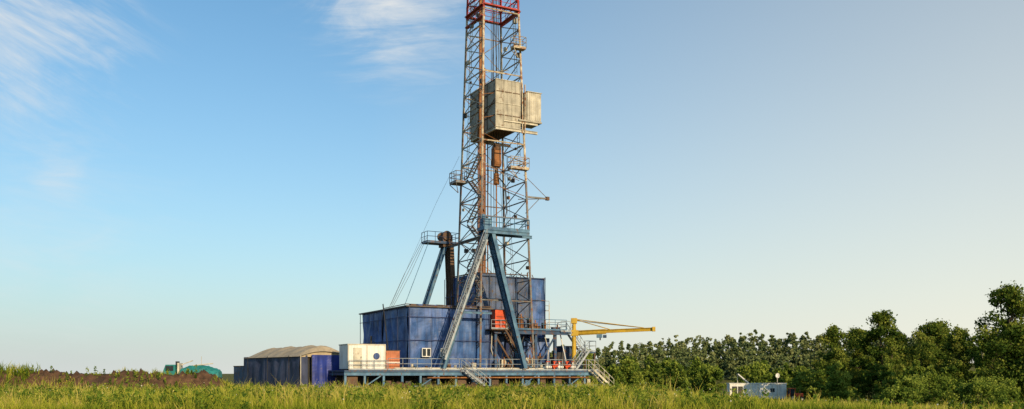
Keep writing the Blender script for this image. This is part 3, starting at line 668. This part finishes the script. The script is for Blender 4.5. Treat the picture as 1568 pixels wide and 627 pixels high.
C.add(gv,[(i,i+1,nu+1+i+1,nu+1+i) for i in range(nu)],'canvas')
C.path([(0,-.12,0),(0,-.12,He)],0.04,'lgrey',5); C.path([(1.1,-.15,0),(1.1,-.15,He)],.04,'dark',5); C.path([(W,-.12,0),(W,-.12,He)],0.04,'dark',5)
for y in (2,7,12): C.tube((-.22,y,0),(-.22,y,He),.035,'dark',5)
C.obj('tent_cover',tn)
sc=empty('storage_container',(-28.6,98,0),R(38)); C=MB(); C.box((-.1,0,0),(.7,3,2.45),'dblue'); 
for x in np.arange(0,.7,.2): C.beam((x,-.03,.1),(x,-.03,2.4),.08,.06,'brown')
C.box((-.15,-.08,2.45),(.75,3.05,2.53),'brown'); C.obj('container_body',sc)

# --- teal truck behind the mound
tr=empty('covered_truck',(-38.6,110,0.15),R(6)); C=MB()
def wheel(mb,x,y,r=.5): mb.tube((x,y-.15,r),(x,y+.15,r),r,'rubber',16); mb.tube((x,y-.17,r),(x,y+.17,r),r*.45,'lgrey',10)
for x in (-2.6,0.4,1.9): wheel(C,x+.5,-1.1); wheel(C,x+.5,1.1)
C.box((-3.2,-1.1,.9),(3.4,1.1,1.1),'dark')
C.add([(-3.1,-1.1,1.0),(-1.6,-1.1,1.0),(-1.6,-1.1,2.6),(-2.7,-1.1,2.6),(-3.0,-1.1,1.8),(-3.1,1.1,1.0),(-1.6,1.1,1.0),(-1.6,1.1,2.6),(-2.7,1.1,2.6),(-3.0,1.1,1.8)],
      [(0,1,2,3,4),(9,8,7,6,5),(0,5,6,1),(1,6,7,2),(2,7,8,3),(3,8,9,4),(4,9,5,0)],'teal')
C.box((-2.7,-1.12,1.85),(-1.8,-1.105,2.45),'glass'); C.box((-1.4,-.9,1.1),(-1.2,.9,2.8),'lgrey'); C.box((-1.65,-.7,2.6),(-1.3,-.2,3.0),'dark')
nn=12; vs=[];
for j in range(11):
    x=-1.1+j*.45; q=j/10; hh=.45+1.15*math.sin(math.pi*min(1,.10+q*.80))**.7*(1-.3*q)
    for i in range(nn+1):
        a=math.pi*i/nn; vs.append((x,-1.15*math.cos(a),1.12+hh*math.sin(a)**.7+.10*math.sin(j*2.3+i*1.7)))
C.add(vs,[(j*(nn+1)+i,j*(nn+1)+i+1,(j+1)*(nn+1)+i+1,(j+1)*(nn+1)+i) for j in range(10) for i in range(nn)]+[tuple(range(nn+1)),tuple(range(10*(nn+1),11*(nn+1)))[::-1]],'teal')
C.tube((1.2,0,2.4),(1.2,0,3.6),.03,'lgrey',5); C.tube((-1.0,-.4,2.6),(.3,-.4,3.1),.06,'lgrey',6); C.tube((.3,-.4,2.5),(2.6,-.2,2.75),.07,'lgrey',6)
C.obj('truck_body',tr)

# --- white trailer in the valley
TX,TY=40.6,151.5; tz=float(terrain(TX,TY)); tl=empty('caravan_trailer',(TX,TY,tz),R(-2)); C=MB()
C.box((-4.7,-1.2,.5),(4.5,1.2,2.95),'white'); C.box((-4.8,-1.3,2.95),(4.6,1.3,3.05),'white'); C.box((-4.4,-1.0,.25),(4.2,1.0,.5),'dark')
C.box((-4.35,-1.23,1.15),(-2.6,-1.205,2.5),'dark'); C.box((-3.5,-1.26,1.15),(-3.4,-1.235,2.5),'white'); C.box((1.9,-1.23,1.6),(2.6,-1.205,2.2),'glass')  # dark panel on the front stands in for interior shade at the door opening
for x in (-4.7,-2.2,0,2.2,4.5): C.beam((x,-1.22,.5),(x,-1.22,2.95),.07,.05,'lgrey')
wheel(C,-.8,-1.0,.38); wheel(C,.3,-1.0,.38); wheel(C,-.8,1.0,.38); wheel(C,.3,1.0,.38)
C.beam((4.4,0,.45),(5.6,0,.4),.1,.1,'dark')
C.add([(-3.3,-.9,4.6),(-1.6,-.9,3.1),(-1.5,.9,3.1),(-3.2,.9,4.6),(-3.3,-.9,4.5),(-1.6,-.9,3.06),(-1.5,.9,3.06),(-3.2,.9,4.5)],[(0,1,2,3),(7,6,5,4),(0,4,5,1),(1,5,6,2),(2,6,7,3),(3,7,4,0)],'lgrey')
C.beam((-3.3,-.95,4.55),(-1.6,-.95,3.1),.08,.16,'white')
C.tube((-3.2,0,3.0),(-3.2,0,4.5),.05,'lgrey',5)
C.obj('trailer_body',tl)
sd=empty('satellite_dish',(TX+2.9,TY-1.6,tz)); C=MB()
C.tube((0,0,0),(0,0,4.2),.05,'lgrey',6)
vs=[(0,-.1,4.3)];  n=16
for rr,dy in ((.2,-.12),(.42,-.2)):
    for i in range(n): a=6.283*i/n; vs.append((rr*math.cos(a)*.8,dy,4.3+rr*math.sin(a)))
C.add(vs,[(0,1+i,1+(i+1)%n) for i in range(n)]+[(1+i,1+n+i,1+n+(i+1)%n,1+(i+1)%n) for i in range(n)],'white'); C.tube((0,-.1,3.9),(0,-.7,4.3),.03,'lgrey',4)
C.obj('dish',sd)
tk=empty('orange_tractor',(46.4,150,float(terrain(46.4,150))),R(10)); C=MB()
for x,r in ((-.7,.62),(.85,.42)): wheel(C,x,-.7,r); wheel(C,x,.7,r)
C.box((-.2,-.35,.7),(1.3,.35,1.35),'redbox'); C.box((-1.1,-.5,.8),(-.1,.5,1.2),'redbox')
for x in (-1.05,-.15):
    for y in (-.45,.45): C.beam((x,y,1.2),(x,y,2.1),.06,.06,'redbox')
C.box((-1.15,-.55,2.1),(-.05,.55,2.18),'redbox'); C.box((-1.0,-.4,1.25),(-.2,.4,2.05),'glass'); C.tube((.9,0,1.35),(.9,0,1.9),.04,'dark',6)
C.obj('tractor_body',tk)

# ------------------------------------------------------------------ light, sky
SE=R(18); SAZ=R(150)
sdv=Vector((math.sin(SAZ)*math.cos(SE),math.cos(SAZ)*math.cos(SE),math.sin(SE)))
sun=bpy.data.lights.new('sun','SUN'); sun.energy=5.0; sun.angle=R(0.5); sun.color=(1,.76,.45)
so=bpy.data.objects.new('sun',sun); so.rotation_euler=sdv.to_track_quat('Z','Y').to_euler(); scene.collection.objects.link(so)
w=bpy.data.worlds.new('World'); scene.world=w; w.use_nodes=True; nt=w.node_tree; nt.nodes.clear(); L=nt.links
out=N(nt,'ShaderNodeOutputWorld'); bg=N(nt,'ShaderNodeBackground'); STR=0.12; bg.inputs[1].default_value=STR
sky=N(nt,'ShaderNodeTexSky'); sky.sky_type='NISHITA'; sky.sun_disc=False; sky.sun_elevation=SE; sky.sun_rotation=SAZ; sky.air_density=1.0; sky.dust_density=1.0; sky.ozone_density=1.5
tc=N(nt,'ShaderNodeTexCoord')
def mth(op,a,b=None,clamp=False):
    n=N(nt,'ShaderNodeMath',operation=op,use_clamp=clamp)
    for i,v in enumerate((a,b)):
        if v is None: continue
        if hasattr(v,'links'): L.new(v,n.inputs[i])
        else: n.inputs[i].default_value=v
    return n.outputs[0]
col=mixc(nt,1.0,sky.outputs[0],(0.64,1.12,1.30),'MULTIPLY')
# summer-evening haze: thicker towards the horizon and towards the east (right)
sep=N(nt,'ShaderNodeSeparateXYZ'); L.new(tc.outputs['Generated'],sep.inputs[0])
xx=mth('MAXIMUM',sep.outputs[0],-0.3); thick=mth('ADD',mth('MULTIPLY',mth('MAXIMUM',mth('ADD',xx,.15),0.0),0.42),0.155)
zz=mth('MAXIMUM',sep.outputs[2],0.0)
f=mth('EXPONENT',mth('MULTIPLY',mth('DIVIDE',zz,thick),-1.0))
hx=N(nt,'ShaderNodeMapRange'); hx.inputs[1].default_value=-.45; hx.inputs[2].default_value=.45; L.new(sep.outputs[0],hx.inputs[0])
hc=mixc(nt,hx.outputs[0],(0.64,0.68,0.66),(0.90,0.87,0.75))
hc=mixc(nt,1.0,hc,(1/STR,1/STR,1/STR),'MULTIPLY')
col=mixc(nt,f,col,hc)
def dirn(az,el): return Vector((math.tan(R(az)),1,math.tan(R(el))/math.cos(R(az)))).normalized()
def noise(ang,scl,sc,seed,dist=.9):
    mp=N(nt,'ShaderNodeMapping'); mp.vector_type='TEXTURE'; mp.inputs['Rotation'].default_value=(0,ang,0); mp.inputs['Scale'].default_value=scl; mp.inputs['Location'].default_value=(seed,0,0); L.new(tc.outputs['Generated'],mp.inputs[0])
    nz=N(nt,'ShaderNodeTexNoise'); nz.inputs['Scale'].default_value=sc; nz.inputs['Detail'].default_value=10; nz.inputs['Roughness'].default_value=.62; nz.inputs['Distortion'].default_value=dist; L.new(mp.outputs[0],nz.inputs['Vector'])
    return nz.outputs['Fac']
def cloud(c,rad,ang,amt,sc,seed,lo=.40,hi=.85):
    dt=N(nt,'ShaderNodeVectorMath',operation='DISTANCE'); dt.inputs[1].default_value=c; L.new(tc.outputs['Generated'],dt.inputs[0])
    mr=N(nt,'ShaderNodeMapRange'); mr.interpolation_type='SMOOTHSTEP'; mr.inputs[1].default_value=rad; mr.inputs[2].default_value=0; mr.inputs[3].default_value=0; mr.inputs[4].default_value=1; L.new(dt.outputs['Value'],mr.inputs[0])
    big=noise(ang,(.16,.16,.06),sc,seed); fine=noise(ang+R(6),(.09,.09,.012),sc,seed+5,.5)
    nb=mth('ADD',mth('ADD',mth('MULTIPLY',big,.65),mth('MULTIPLY',fine,.35)),mth('MULTIPLY',mth('SUBTRACT',mr.outputs[0],.5),.22))
    m2=N(nt,'ShaderNodeMapRange'); m2.interpolation_type='SMOOTHSTEP'; m2.inputs[1].default_value=lo; m2.inputs[2].default_value=hi; L.new(nb,m2.inputs[0])
    return mth('MULTIPLY',mth('MULTIPLY',mth('POWER',mr.outputs[0],.6),m2.outputs[0]),amt)
tot=None
for c in (cloud(dirn(-28.2,18.4),.155,R(25),1.0,1.3,.3),cloud(dirn(-7.0,22.8),.135,R(-10),1.1,1.3,1.7,.38,.78),cloud(dirn(-26.5,11.3),.05,R(-5),.55,1.5,2.2),cloud(dirn(-28,7),.22,R(3),.3,1.1,3.1)):
    tot=c if tot is None else mth('ADD',tot,c,True)
col=mixc(nt,tot,col,(0.78/STR,0.80/STR,0.80/STR))
L.new(col,bg.inputs[0]); L.new(bg.outputs[0],out.inputs[0])

# ------------------------------------------------------------------ camera
cam=bpy.data.cameras.new('camera'); cam.sensor_width=36; cam.lens=32.14; cam.shift_y=0.165; cam.clip_end=12000; cam.clip_start=0.1
co=bpy.data.objects.new('camera',cam); co.location=(0,0,1.7); co.rotation_euler=(R(90),0,0); scene.collection.objects.link(co); scene.camera=co
scene.view_settings.view_transform='Standard'; scene.view_settings.look='None'; scene.view_settings.exposure=0
